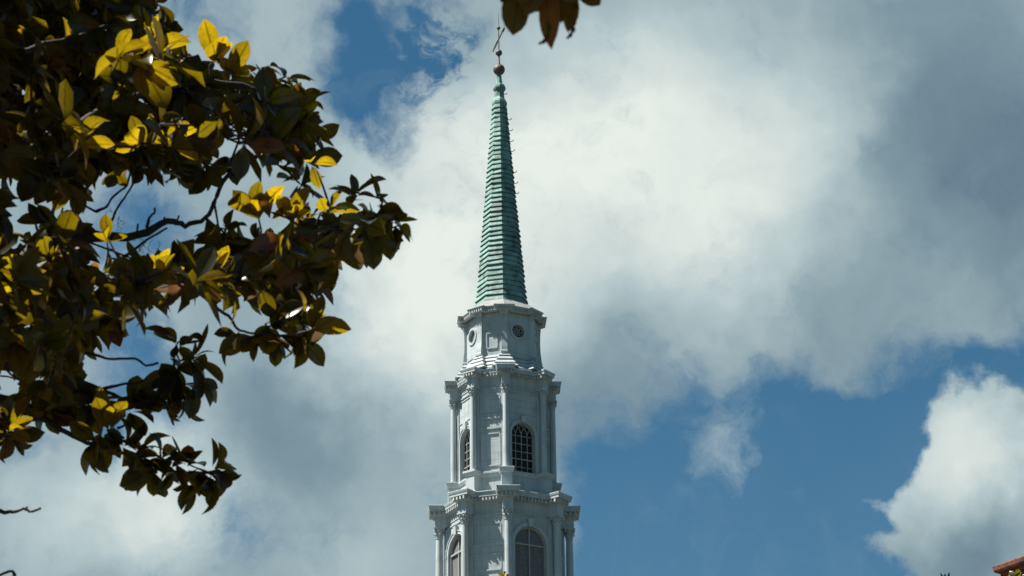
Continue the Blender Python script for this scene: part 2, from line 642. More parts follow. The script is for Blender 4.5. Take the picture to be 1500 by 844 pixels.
def tier(cfg):
    px = PXM
    rw, rb, b = cfg['rw'] * px, cfg['rb'] * px, cfg['b'] * px
    z_top, z_fas, z_den, z_fr, z_arch = cfg['z_top'], cfg['z_fas'], cfg['z_den'], cfg['z_fr'], cfg['z_arch']
    oh = cfg['oh'] * px
    # cornice
    body = outline(rw, rb, b)
    mb = MB()
    th = z_top - z_fas
    band(mb, body, [(0.05, z_den), (oh * .42, z_den + .01), (oh * .46, z_fas - .02), (oh * .86, z_fas), (oh * .86, z_fas + th * .45),
                    (oh * .92, z_fas + th * .5), (oh, z_fas + th * .9), (oh, z_top), (oh * .9, z_top + .02), (-0.1, z_top + .14)])
    cor = mb.build('cornice', M['paint'], steeple)
    dm = MB()
    dentils(dm, body, oh * .46, z_den + .02, z_fas - .03, cfg['dw'], cfg['dw'] * .85, oh * .36)
    dm.build('dentil_course', M['paint'], cor)
    # frieze with blocks over the columns
    fm = MB()
    zm = z_arch + (z_fr - z_arch)
    band(fm, body, [(0.0, z_fr), (0.0, z_fr + .03), (0.0, z_den - .02), (0.03, z_den)])
    wall_fr = outline(rw, rw + .02, b)
    fm.build('frieze', M['paint'], steeple)
    # wall, opening and panels
    zb = cfg['z_wall0']
    mw = MB()
    ww, wd = rw * math.sin(R(HALF)), rw * math.sin(R(45 - HALF))
    for az, win in FACES:
        if win:
            wall_with_arch(mw, frame_pt(az, rw * KW), ww, zb, z_fr + .02, cfg['hw'], cfg['wzb'], cfg['wzs'], 0.22)
        else:
            fp = frame_pt(az, rw * KD)
            mw.quad(fp(-wd, zb), fp(wd, zb), fp(wd, z_fr + .02), fp(-wd, z_fr + .02))
    mw.build('wall', M['boards'], steeple)
    for az, win in FACES:
        fp = frame_pt(az, rw * (KW if win else KD))
        W = (ww if win else wd)
        # architrave line
        am = MB()
        bar(am, fp, (-W + .02, z_fr - .07), (W - .02, z_fr - .07), 0.05, 0, 0.05)
        bar(am, fp, (-W + .02, z_fr + .14), (W - .02, z_fr + .14), 0.04, 0, 0.03)
        am.build('architrave', M['paint'], steeple)
        pm = MB()
        pw = cfg['pil']
        bar(pm, fp, (-W + pw / 2, zb), (-W + pw / 2, z_fr - .1), pw, -.01, .07)
        bar(pm, fp, (W - pw / 2, zb), (W - pw / 2, z_fr - .1), pw, -.01, .07)
        pm.build('pilaster', M['paint'], steeple)
        if win:
            sm = MB()
            hw, wzs, wzb = cfg['hw'], cfg['wzs'], cfg['wzb']
            arch_band(sm, fp, hw, wzb, wzs, cfg['sw'], -.02, .06)
            arch_band(sm, fp, hw + cfg['sw'], wzb, wzs, cfg['sw'] * .35, -.02, .09)
            if cfg['impost']:
                for s in (-1, 1):
                    bar(sm, fp, (s * (hw + cfg['sw'] * 1.35), wzs - .02), (s * (W - pw), wzs - .02), .14, -.01, .10)
            sur = sm.build('window_surround', M['paint'], steeple)
            kz = wzs + hw
            km = MB()
            kh = cfg['kh']
            rings = [[fp(-kw_ * .5, kz_, o) for kw_, kz_, o in ((.20, kz - .02, -.01), (.20, kz - .02, .13), (.30, kz + kh, .16), (.30, kz + kh, -.01))],
                     [fp(kw_ * .5, kz_, o) for kw_, kz_, o in ((.20, kz - .02, -.01), (.20, kz - .02, .13), (.30, kz + kh, .16), (.30, kz + kh, -.01))]]
            km.loft(rings, True, True, True)
            km.build('keystone', M['paint'], sur)
            if cfg['fpanel']:
                fm2 = MB()
                panel(fm2, fp, -hw - .1, hw + .1, kz + kh + .12, z_fr - .22, .05, .03)
                fm2.build('wall_panel', M['paint'], steeple)
            cfg['window'](fp, cfg)
        else:
            pmn = MB()
            for (za, zc) in cfg['panels']:
                panel(pmn, fp, -W + pw + .10, W - pw - .10, za, zc, .06, .04)
            for zc in cfg['belts']:
                bar(pmn, fp, (-W + pw + .004, zc), (W - pw - .004, zc), .10, 0, .06)
            pmn.build('wall_panel', M['paint'], steeple)
    # pedestals under the columns with a plinth course between them
    prb, pb = cfg['prb'] * px, cfg['pb'] * px
    ped = outline(rw + .05, prb, pb)
    z0, z1 = cfg['z_ped0'], cfg['z_ped1']
    ch = cfg['ped_cap']
    pe = MB()
    band(pe, ped, [(.10, z0), (.10, z0 + .18), (.04, z0 + .25), (0, z0 + .27), (0, z1 - ch), (.04, z1 - ch + .02), (.10, z1 - ch * .4), (.10, z1 - .02), (.07, z1)])
    pe.build('pedestal_course', M['paint'], steeple)
    for th_ in CORN:
        make_column(th_, cfg['rc'] * px, cfg['cr'] * px, z1, z_fr + .003, cfg['caph'])
    return cfg


def sash_window(fp, c):
    """tall dark sash with interlaced pointed tracery in its round head"""
    hw, zb, zs = c['hw'], c['wzb'], c['wzs']
    o = -.20
    gl = MB()
    arc = arch_pts(hw + .01, zs, 16)
    pts = [fp(-hw - .01, zb - .01, o)] + [fp(t, z, o) for t, z in arc] + [fp(hw + .01, zb - .01, o)]
    gl.add(pts, (tuple(range(len(pts))),))
    win = bpy.data.objects.new('arched_window', None)
    COL.objects.link(win)
    win.parent = steeple
    gl.build('glass', M['glass'], win)
    mu = MB()
    w = .026
    for k in (-.5, 0, .5):
        bar(mu, fp, (k * hw, zb), (k * hw, zs), w, o + .004, o + .05)
    H = zs - zb
    for k in range(0, 6):
        z = zb + .03 + (H - .03) * k / 5.0
        bar(mu, fp, (-hw, z), (hw, z), .045 if k in (0, 2) else w, o + .005, o + (.07 if k == 2 else .052))
    bar(mu, fp, (-hw + .02, zb), (-hw + .02, zs), .05, o + .003, o + .053)
    bar(mu, fp, (hw - .02, zb), (hw - .02, zs), .05, o + .003, o + .053)
    arch_band(mu, fp, hw - .05, zb, zs, .05, o + .003, o + .056, legs=False)
    for k in (-1, -.5, 0, .5, 1):                      # arcs of the head, clipped by the round opening
        for s in (-1, 1):
            prev = None
            cx = k * hw + s * hw
            for i in range(0, 13):
                a = R(90 * i / 12)
                t, z = cx - s * hw * math.cos(a), zs + hw * math.sin(a)
                if t * t + (z - zs) ** 2 > (hw - .03) ** 2:
                    break
                if prev:
                    bar(mu, fp, prev, (t, z), w * .85, o + .006, o + .049)
                prev = (t, z)
    mu.build('muntins', M['sash'], win)
    return win


def louver_window(fp, c):
    hw, zb, zs = c['hw'], c['wzb'], c['wzs']
    o = -.20
    win = bpy.data.objects.new('louvered_window', None)
    COL.objects.link(win)
    win.parent = steeple
    bk = MB()
    arc = arch_pts(hw + .01, zs, 16)
    pts = [fp(-hw - .01, zb - .01, o)] + [fp(t, z, o) for t, z in arc] + [fp(hw + .01, zb - .01, o)]
    bk.add(pts, (tuple(range(len(pts))),))
    bk.build('shutter_back', M['dark_iron'], win)
    lv = MB()
    z = zb + .05
    while z < zs + hw - .06:
        hh = hw - .03 if z < zs else math.sqrt(max(0.0004, (hw - .03) ** 2 - (z + .05 - zs) ** 2)) if z + .05 - zs < hw - .03 else .02
        a, b_ = fp(-hh, z, o + .07), fp(hh, z, o + .07)
        a2, b2 = fp(-hh, z + .07, o + .035), fp(hh, z + .07, o + .035)
        up = Vector((0, 0, .018))
        lv.loft([[a, a2, a2 + up, a + up], [b_, b2, b2 + up, b_ + up]], True, True, True)
        z += .075
    lv.build('louvers', M['louver'], win)
    fr = MB()
    bar(fr, fp, (0, zb), (0, zs + hw), .055, o + .06, o + .14)
    bar(fr, fp, (-hw, zs - .02), (hw, zs - .02), .07, o + .06, o + .15)
    bar(fr, fp, (-hw, zb + (zs - zb) * .42), (hw, zb + (zs - zb) * .42), .07, o + .06, o + .15)
    arch_band(fr, fp, hw - .07, zb, zs, .07, o + .06, o + .145)
    fr.build('window_frame', M['sash'], win)
    return win


# lower stage (bell louvres)
d1 = (83 * KW)
t1 = dict(rw=83, rb=98.5, b=7.2, oh=9.6, rc=92.2, cr=5.4, caph=.52, dw=.085, pil=.22,
          z_top=zf(710.5, 107), z_fas=zf(718, 107), z_den=zf(726, 101), z_fr=zf(744.5, 95), z_arch=zf(750, 90),
          z_wall0=zf(905, 83), hw=.80, wzs=0, wzb=0, sw=.13, kh=.36, impost=True, fpanel=False,
          prb=101, pb=8.6, z_ped0=zf(926, 100), z_ped1=zf(892, 100), ped_cap=.22, window=louver_window)
t1['wzs'] = zf(797, d1 * .9)
t1['wzb'] = t1['wzs'] - 2.9
zz1 = lambda y: zf(y, 83 * KD * .96)
t1['panels'] = [(zz1(788.5), zz1(767)), (zz1(835), zz1(812)), (zz1(884), zz1(858))]
t1['belts'] = [zz1(798), zz1(846)]
tier(t1)
# upper stage (tall sashes)
d2 = (65 * KW)
t2 = dict(rw=65, rb=76.5, b=5.8, oh=7.9, rc=71.3, cr=4.5, caph=.42, dw=.07, pil=.18,
          z_top=zf(532.6, 84), z_fas=zf(538.8, 84), z_den=zf(545.6, 79), z_fr=zf(561.6, 74), z_arch=zf(566, 70),
          z_wall0=zf(702, 65), hw=.60, wzs=0, wzb=0, sw=.10, kh=.30, impost=False, fpanel=True,
          prb=79.5, pb=7.6, z_ped0=zf(722, 79), z_ped1=zf(683.5, 79), ped_cap=.26, window=sash_window)
t2['wzs'] = zf(637.5, d2 * .9)
t2['wzb'] = zf(695.5, d2 * .9)
zz2 = lambda y: zf(y, 65 * KD * .96)
t2['panels'] = [(zz2(603.5), zz2(579)), (zz2(682), zz2(635))]
t2['belts'] = [zz2(612), zz2(627)]
tier(t2)


# lantern stage under the spire
def lantern():
    px = PXM
    rw, b = 53.5 * px, 4.3 * px
    zt, zw0 = zf(452, 56), zf(516, 56)
    # stepped skirt
    sk = MB()
    steps = [(zf(537, 70), 68.5), (zf(531.5, 66), 66), (zf(526.5, 63), 62.5), (zf(521, 60), 59.5)]
    z_bot = t2['z_top'] + .10
    prof = []
    base = outline(rw, rw + 2.6 * px, b * 1.25)
    zs = [z_bot, zf(530, 68), zf(524.3, 65), zf(519.2, 62), zf(515.4, 58)]
    os_ = [13.5, 10.0, 6.6, 3.2, 0.6]
    for i in range(4):
        o = os_[i] * px
        prof += [(o - .05, zs[i] + .005), (o, zs[i] + .01), (o - .005, zs[i] + .045), (os_[i + 1] * px - .055, zs[i + 1] - .004)]
    band(sk, base, prof)
    sk.build('stepped_base', M['paint'], steeple)
    mw = MB()
    ww, wd = rw * math.sin(R(HALF)), rw * math.sin(R(45 - HALF))
    zc, r = zf(485.2, 53.5 * KW * .9), .325
    for az, win in FACES:
        if win:
            wall_with_hole(mw, frame_pt(az, rw * KW), ww, zw0 - .1, zt + .05, r, zc, .16)
        else:
            fp = frame_pt(az, rw * KD)
            mw.quad(fp(-wd, zw0 - .1), fp(wd, zw0 - .1), fp(wd, zt + .05), fp(-wd, zt + .05))
    mw.build('lantern_wall', M['boards'], steeple)
    for az, win in FACES:
        fp = frame_pt(az, rw * (KW if win else KD))
        if win:
            wn = bpy.data.objects.new('round_window', None)
            COL.objects.link(wn)
            wn.parent = steeple
            gl = MB()
            pts = [fp((r + .01) * math.cos(2 * math.pi * i / 24), zc + (r + .01) * math.sin(2 * math.pi * i / 24), -.15) for i in range(24)]
            gl.add(pts, (tuple(range(24)),))
            gl.build('glass', M['glass'], wn)
            rg = MB()

            def ring(mbx, r0, r1, o0, o1, cx=0.0, cz=zc, n=24):
                for i in range(n):
                    a, c2 = 2 * math.pi * i / n, 2 * math.pi * (i + 1) / n
                    P = lambda rr, aa, o: fp(cx + rr * math.cos(aa), cz + rr * math.sin(aa), o)
                    mbx.quad(P(r0, a, o1), P(r0, c2, o1), P(r1, c2, o1), P(r1, a, o1))
                    mbx.quad(P(r0, a, o0), P(r0, c2, o0), P(r0, c2, o1), P(r0, a, o1))
                    mbx.quad(P(r1, a, o0), P(r1, c2, o0), P(r1, c2, o1), P(r1, a, o1))
            ring(rg, r - .005, r + .09, -.02, .05)
            rg.build('ring_moulding', M['paint'], wn)
            tr = MB()
            ring(tr, .055, .085, -.145, -.09, n=12)
            for k in range(8):
                a = 2 * math.pi * k / 8 + math.pi / 8 * 0
                bar(tr, fp, (.07 * math.cos(a), zc + .07 * math.sin(a)), (r * math.cos(a), zc + r * math.sin(a)), .022, -.145, -.10)
            for k in range(8):
                a = 2 * math.pi * (k + .5) / 8
                ring(tr, .066, .083, -.146, -.098, .225 * math.cos(a), zc + .225 * math.sin(a), 10)
            tr.build('tracery', M['sash'], wn)
            wm = MB()
            bar(wm, fp, (-ww + .22, zw0 + .12), (ww - .22, zw0 + .12), .05, 0, .03)
            wm.build('wall_moulding', M['paint'], steeple)
        else:
            pm = MB()
            panel(pm, fp, -.25, .25, zf(509, 50), zf(487, 50), .05, .04)
            panel(pm, fp, -.22, .22, zf(478.5, 50), zf(468.5, 50), .045, .035)
            pm.build('wall_panel', M['paint'], steeple)
    # scrolled corner pilasters that sweep out at the foot
    for th in CORN:
        pm = MB()
        rows = [(0.00, 4.4), (0.05, 4.4), (0.07, 3.5), (0.16, 3.1), (0.30, 1.9), (0.5, 1.5), (0.70, 1.9), (0.82, 2.8), (0.86, 2.2), (0.90, 2.0), (0.91, 3.4), (0.95, 4.4), (1.0, 4.6)]
        rings = []
        for f, o in rows:
            z = zw0 - .03 + (zt - zw0 + .03) * f
            hb = b * (1.15 if f < .06 or f > .9 else 1.0)
            rings.append([pol(th, rw - .12, z, -hb), pol(th, rw + o * px, z, -hb), pol(th, rw + o * px, z, hb), pol(th, rw - .12, z, hb)])
        pm.loft(rings, True, True, True)
        for s in (-1, 1):                         # scrolls of the little capital
            c = pol(th, rw + 4.2 * px, zt - .16, s * b * 1.05)
            pm.lathe([(.02, -.06), (.07, -.04), (.07, .04), (.02, .06)], 10, c)
        pm.build('scroll_pilaster', M['paint'], steeple)
    # cornice and sloping lead roof up to the spire
    body = outline(rw + 2.2 * px, rw + 3.0 * px, b * 1.6)
    mb = MB()
    z_den, z_fas, z_top = zf(455.0, 57), zf(449.3, 60), zf(445.0, 64)
    band(mb, body, [(.02, zt - .02), (.06, zt + .02), (.06, z_den), (.17, z_den + .02), (.17, z_fas - .01), (.235, z_fas), (.235, z_fas + (z_top - z_fas) * .5),
                    (.27, z_top - .02), (.27, z_top)], True, False)
    cor = mb.build('lantern_cornice', M['paint'], steeple)
    dm = MB()
    dentils(dm, body, .17, z_den + .02, z_fas - .02, .055, .055, .06)
    dm.build('dentil_course', M['paint'], cor)
    rf = MB()
    ro = rw + 3.0 * px + .27
    rf.loft([oct_ring(ro - .03, z_top - .05), oct_ring(ro - .03, z_top + .01), oct_ring(44 * px, zf(438.2, 44)), oct_ring(43 * px, zf(437.0, 43))], True, True, True)
    rf.build('lantern_roof', M['lead'], steeple)


lantern()


# copper spire
def spire():
    px = PXM
    rp = [(441, 40.6), (436, 38.8), (430, 37.0), (420, 35.4), (405, 33.7), (367, 30.5), (329, 26.7), (291.5, 22.9), (253.6, 19.4), (215.8, 16.0), (178, 12.7), (150, 10.3)]

    def rad(y):
        for (y1, r1), (y0, r0) in zip(rp, rp[1:]):
            if y0 <= y <= y1:
                return r0 + (r1 - r0) * (y - y0) / (y1 - y0)
        return rp[0][1] if y > rp[0][0] else rp[-1][1]
    n = 41
    rnd = random.Random(4)
    ys = [437.0 - (437.0 - 149.5) * (i / n) ** .97 for i in range(n + 1)]
    ms = MB()
    rings = []
    for i in range(n):
        y0, y1 = ys[i], ys[i + 1]
        z0, z1 = zf(y0, rad(y0)), zf(y1, rad(y1))
        lip = .115 if i < n * .7 else .085
        wob = lambda: rnd.uniform(-.02, .02)
        r0, r1 = rad(y0) * px, rad(y1) * px
        rr = [pol(a, r0 + lip * .55 + wob(), z0 - .03 + wob()) for a in CORN]
        rings.append([pol(a, r0 - .02, z0 + .012) for a in CORN])
        rings.append([p + Vector((0, 0, .004)) for p in rr])
        rings.append([p + Vector((0, 0, .035)) for p in rr])
        rings.append([pol(a, r1 + .004 + wob() * .5, z1 - .035) for a in CORN])
    ms.loft(rings, True, True, True)
    sp = ms.build('spire', M['copper'], steeple)
    # raised seams at the hips are broken by the courses: only small climbing hooks stand out on the right
    for y in (175, 191, 206.5, 221, 252, 268, 283):
        hk = MB()
        r = rad(y) * px
        z = zf(y, 0)
        p = pol(93.5, r - .03, z)
        d = pol(88, 1).normalized()
        hk.tube([p, p + d * .12 + Vector((0, 0, -.02)), p + d * .19 + Vector((0, 0, .02)), p + d * .20 + Vector((0, 0, .08))], .017, 6)
        hk.build('climbing_hook', M['dark_iron'], sp)
    # collars and neck
    cl = MB()
    cl.loft([oct_ring(r * px, zf(y, r)) for y, r in ((151, 9.6), (149.5, 11.3), (146, 11.5), (143.5, 10.4), (141.5, 8.6), (140.5, 7.7), (131, 7.0), (130, 8.2), (127, 9.6), (124.5, 9.7), (121.8, 8.6), (121, 5.0), (112, 3.6), (108, 3.3))], True, True, True)
    cl.build('spire_collar', M['copper'], steeple)
    hk = MB()
    p = pol(95, 7 * px, zf(137.5, 0))
    hk.tube([p, p + Vector((.14, 0, 0)), p + Vector((.16, 0, .06))], .017, 6)
    hk.build('climbing_hook', M['dark_iron'], sp)

    def ball(name, y, r, sq=1.0):
        b = MB()
        z = zf(y, 0)
        rr = r * px
        b.lathe([(max(.01, rr * math.sin(math.pi * i / 14)), z - rr * sq * math.cos(math.pi * i / 14)) for i in range(15)], 28)
        return b.build(name, M['iron'], steeple, True)
    ball('finial_ball', 102, 8.9)
    rd = MB()
    rd.lathe([(1.9 * px, zf(96, 0)), (1.9 * px, zf(92, 0)), (1.4 * px, zf(91, 0)), (1.4 * px, zf(80, 0))], 14)
    rd.lathe([(1.0 * px, zf(80, 0)), (.8 * px, zf(58, 0)), (.7 * px, zf(41, 0)), (.45 * px, zf(38, 0)), (.25 * px, zf(20, 0))], 10)
    rd.build('finial_rod', M['iron'], steeple, 'auto')
    ball('finial_ball', 77.3, 5.1)
    ball('finial_ball', 41, 2.8)
    vane = MB()
    zc = zf(57.5, 0)
    c = Vector((0, 0, zc))
    d = Vector((.60, -2.55, 0)).normalized()
    s = Vector((-d.y, d.x, 0))
    up = Vector((0, 0, 1))
    L0, L1 = -1.25, 1.30
    for k in (-.035, .035):
        vane.tube([c + d * L0 * .96 + up * k * .4, c + d * L0 * .5 + up * k * 1.6, c + up * k, c + d * .7 + up * k * .3], .024, 6)
    vane.tube([c + d * .6, c + d * 1.0], .034, 6)
    vane.tube([c + d * .86, c + d * .95, c + d * 1.05], [.02, .075, .02], 8)
    vane.tube([c + d * 1.02, c + d * 1.12, c + d * L1], [.02, .06, .004], 8)
    for k in range(5):
        q = c + d * (L0 + .1 + .16 * k)
        vane.tube([q - up * .05, q + up * .05], .012, 6)
    vane.lathe([(.01, -.05), (.04, -.03), (.05, 0), (.04, .03), (.01, .05)], 10, c + d * L0)
    vane.build('weather_vane', M['gilt'], steeple)


spire()

# square shaft that carries the steeple down to the ground
tb = MB()
w = 3.45
sq_ = lambda h, z: [pol(A0 + 45 + 90 * k, h * math.sqrt(2), z) for k in range(4)]
zb_ = t1['z_ped0']
tb.loft([sq_(w + .35, 0), sq_(w + .35, 1.2), sq_(w, 1.35), sq_(w, zb_ - 1.2), sq_(w + .1, zb_ - 1.1), sq_(w + .45, zb_ - .6), sq_(w + .45, zb_ - .4), sq_(w + .2, zb_)], True, True, True)
tb.build('tower_shaft', M['stone'], steeple)


# ------------------------------------------------------------------ trees
import numpy as np


def mat_leaf(name, top, under, trans):
    mt, t, b = material(name)
    at_ = N(t, 'ShaderNodeAttribute', attribute_name='tint')
    sep = N(t, 'ShaderNodeSeparateColor')
    t.links.new(at_.outputs['Color'], sep.inputs[0])
    rnd, brown = sep.outputs[0], sep.outputs[1]
    geo = N(t, 'ShaderNodeNewGeometry')
    mott = fbm(t, objco(t), 30, 4, 0.6)
    sc2 = lambda c, k: tuple(x * k for x in c) + (1,)
    up = mixc(t, rnd, sc2(top, .7), sc2(top, 1.35))
    dn = mixc(t, rnd, sc2(under, .65), sc2(under, 1.3))
    c = mixc(t, geo.outputs['Backfacing'], up, dn)
    c = mixc(t, math_(t, 'MULTIPLY', brown, maprange(t, mott, .3, .7, .5, 1)), c, (0.12, 0.040, 0.012, 1))
    sock(t, b.inputs['Base Color'], c)
    sock(t, b.inputs['Roughness'], maprange(t, geo.outputs['Backfacing'], 0, 1, .30, .75))
    tr = N(t, 'ShaderNodeBsdfTranslucent')
    tc = mixc(t, rnd, (trans[0] * .62, trans[1] * .72, trans[2], 1), sc2(trans, 1.25))
    tc = mixc(t, maprange(t, mott, .35, .7, 0, .45), tc, (trans[0] * .55, trans[1] * .42, trans[2], 1))
    tc = mixc(t, brown, tc, (0.22, 0.07, 0.010, 1))
    sda = N(t, 'ShaderNodeAttribute', attribute_name='side')
    side = math_(t, 'ABSOLUTE', sda.outputs['Fac'])
    u = at_.outputs['Alpha']
    wav = math_(t, 'SINE', math_(t, 'MULTIPLY', math_(t, 'SUBTRACT', math_(t, 'MULTIPLY', u, 15.0), math_(t, 'MULTIPLY', side, 3.2)), 6.283))
    vein = maprange(t, wav, .55, 1.0, 1.0, .78)                     # side veins
    rib = maprange(t, side, .05, .16, .45, 1.0)                     # midrib
    base_ = maprange(t, u, 0.0, .30, .40, 1.0, 'SMOOTHSTEP')        # thick near the stalk
    spots = maprange(t, fbm(t, objco(t), 75, 3, .6), .60, .68, 1.0, .45)
    k = math_(t, 'MULTIPLY', math_(t, 'MULTIPLY', vein, rib), math_(t, 'MULTIPLY', base_, spots))
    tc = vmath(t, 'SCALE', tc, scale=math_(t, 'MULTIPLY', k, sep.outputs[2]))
    sock(t, tr.inputs['Color'], tc)
    sock(t, b.inputs['Specular IOR Level'], maprange(t, geo.outputs['Backfacing'], 0, 1, .24, .05))
    ad = N(t, 'ShaderNodeAddShader')
    t.links.new(b.outputs[0], ad.inputs[0])
    t.links.new(tr.outputs[0], ad.inputs[1])
    t.links.new(ad.outputs[0], t.nodes['Material Output'].inputs['Surface'])
    return mt


M['leaf'] = mat_leaf('magnolia_leaf', (0.012, 0.012, 0.0035), (0.082, 0.046, 0.014), (0.315, 0.215, 0.003))
M['leaf_far'] = mat_leaf('yellow_green_leaf', (0.035, 0.04, 0.008), (0.035, 0.035, 0.01), (0.17, 0.12, 0.008))
M['leaf_green'] = mat_leaf('dark_green_leaf', (0.03, 0.06, 0.02), (0.05, 0.065, 0.03), (0.10, 0.14, 0.02))
M['bark'] = mat_flat('grey_brown_bark', (0.045, 0.034, 0.027), 0.9, 0, 0.5, 14)


class Leaves:
    def __init__(self):
        self.L = []

    def add(self, base, tip, nrm, w, curl=0.12, fold=0.18, rnd=0.5, brown=0.0, fine=True, translucency=0.3):
        self.L.append((tuple(base), tuple(tip), tuple(nrm), w, curl, fold, rnd, brown, fine, translucency))

    def build(self, name, mat, parent=None):
        vs, fs, cs, sd_ = [], [], [], []
        off = 0
        for fine in (True, False):
            L = [l for l in self.L if l[8] == fine]
            if not L:
                continue
            if fine:
                u = np.array([0, .06, .16, .30, .45, .60, .74, .85, .93, 1.0])
                wd = np.array([.04, .16, .50, .82, .98, 1.0, .88, .62, .30, .01])
            else:
                u = np.array([0, .35, .75, 1.0])
                wd = np.array([.05, .9, .85, .02])
            k = len(u)
            B = np.array([l[0] for l in L]); T = np.array([l[1] for l in L]); Nn = np.array([l[2] for l in L])
            W = np.array([l[3] for l in L]); Cu = np.array([l[4] for l in L]); Fo = np.array([l[5] for l in L])
            ax = T - B
            ln = np.linalg.norm(ax, axis=1)
            axn = ax / ln[:, None]
            Nn = Nn - axn * (Nn * axn).sum(1)[:, None]
            Nn /= np.maximum(np.linalg.norm(Nn, axis=1), 1e-6)[:, None]
            S_ = np.cross(axn, Nn)
            bend = np.sin(np.pi * u * .5) ** 2 * 0 + (u - u * u) * 4            # arch along the leaf
            mid = B[:, None, :] + ax[:, None, :] * u[None, :, None] + Nn[:, None, :] * (bend[None, :] * (Cu * ln)[:, None])[:, :, None]
            half = S_[:, None, :] * (W[:, None] * .5 * wd[None, :])[:, :, None]
            lift = Nn[:, None, :] * ((Fo * W)[:, None] * wd[None, :])[:, :, None]
            V = np.stack([mid - half + lift, mid, mid + half + lift], axis=2)     # (n,k,3,3)
            n = len(L)
            vs.append(V.reshape(-1, 3))
            idx = np.arange(n)[:, None] * (k * 3)
            q = []
            for i in range(k - 1):
                for j in range(2):
                    q.append([i * 3 + j, i * 3 + j + 1, (i + 1) * 3 + j + 1, (i + 1) * 3 + j])
            q = np.array(q)
            fs.append((idx[:, None, :] + q[None, :, :] + off).reshape(-1, 4))
            col = np.array([[l[6], l[7], l[9], 1] for l in L])
            cc = np.repeat(col, k * 3, axis=0).reshape(n, k, 3, 4)
            cc[:, :, :, 3] = u[None, :, None]
            cs.append(cc.reshape(-1, 4))
            sd_.append(np.tile(np.array([-1.0, 0.0, 1.0]), n * k))
            off += n * k * 3
        V = np.concatenate(vs)
        Fc = np.concatenate(fs)
        me = bpy.data.meshes.new(name)
        me.vertices.add(len(V))
        me.vertices.foreach_set('co', V.ravel())
        me.loops.add(Fc.size)
        me.loops.foreach_set('vertex_index', Fc.ravel().astype(np.int32))
        me.polygons.add(len(Fc))
        me.polygons.foreach_set('loop_start', (np.arange(len(Fc)) * 4).astype(np.int32))
        me.polygons.foreach_set('loop_total', np.full(len(Fc), 4, np.int32))
        me.update(calc_edges=True)
        a = me.color_attributes.new('tint', 'FLOAT_COLOR', 'POINT')
        a.data.foreach_set('color', np.concatenate(cs).ravel().astype(np.float32))
        a2 = me.attributes.new('side', 'FLOAT', 'POINT')
        a2.data.foreach_set('value', np.concatenate(sd_).astype(np.float32))
        me.polygons.foreach_set('use_smooth', np.ones(len(Fc), bool))
        me.materials.append(mat)
        ob = bpy.data.objects.new(name, me)
        COL.objects.link(ob)
        if parent:
            ob.parent = parent
            ob.matrix_parent_inverse = Matrix.Translation(parent.location).inverted()
        return ob


def in_poly(x, y, poly):
    c = False
    j = len(poly) - 1
    for i in range(len(poly)):
        xi, yi = poly[i]
        xj, yj = poly[j]
        if (yi > y) != (yj > y) and x < (xj - xi) * (y - yi) / (yj - yi) + xi:
            c = not c
        j = i
    return c


def project(p):
    d = Vector(p) - Vector((0, 0, CAMZ))
    z = d.dot(F_)
    return (750 + FPX * d.dot(RT) / z, 422 - FPX * d.dot(UP) / z, z)


rng = random.Random(11)
VIEW = lambda p: (Vector((0, 0, CAMZ)) - Vector(p)).normalized()


def rvec(r=rng):
    while True:
        v = Vector((r.uniform(-1, 1), r.uniform(-1, 1), r.uniform(-1, 1)))
        if .05 < v.length < 1:
            return v.normalized()


def whorl(lv, P, D, n=8, L=.17, droop=.35, spread=(45, 100), fine=True, lit=False, brown=.06, r=rng, translucency=0):
    """a rosette of leaves at the end of a twig"""
    D = D.normalized()
    a = D.cross(Vector((.3, .1, 1)))
    if a.length < .1:
        a = D.cross(Vector((1, 0, 0)))
    a.normalize()
    b = D.cross(a)
    ph0 = r.uniform(0, 6.28)
    for i in range(n):
        ph = ph0 + i * 2.4 + r.uniform(-.3, .3)
        th = R(r.uniform(*spread))
        d = D * math.cos(th) + (a * math.cos(ph) + b * math.sin(ph)) * math.sin(th)
        d.z -= droop * r.uniform(.5, 1.4)
        d.normalize()
        l = L * r.uniform(.6, 1.28)
        base = P - D * r.uniform(0, .05) + d * .015
        tip = base + d * l
        if r is rng and not lit and fine and shields(base + d * l * .55):
            continue
        nn = D * .8 + Vector((0, 0, .5)) + rvec(r) * .45
        if lit:
            nn = sun_dir * 1.0 - VIEW(P) * .8 + rvec(r) * .25
        lv.add(base, tip, nn, l * r.uniform(.44, .58), r.uniform(-.06, .20), r.uniform(.08, .30), r.random(),
               r.uniform(.5, 1) if r.random() < brown else 0.0, fine, translucency if translucency else r.uniform(.5, 1.0) if lit else (r.uniform(.5, .9) if r.random() < .13 else r.uniform(.2, .5)))  # rosettes picked as sunlit transmit more: part of their glow is set in colour


# the magnolia: its trunk stands outside the picture on the left
MT = Vector((-5.4, 14.6, 0))
magnolia = empty('magnolia_tree', MT, 'large dark magnolia tree with some sunlit yellow leaves reaching in from the upper left', 'tree')


POW = 3.4


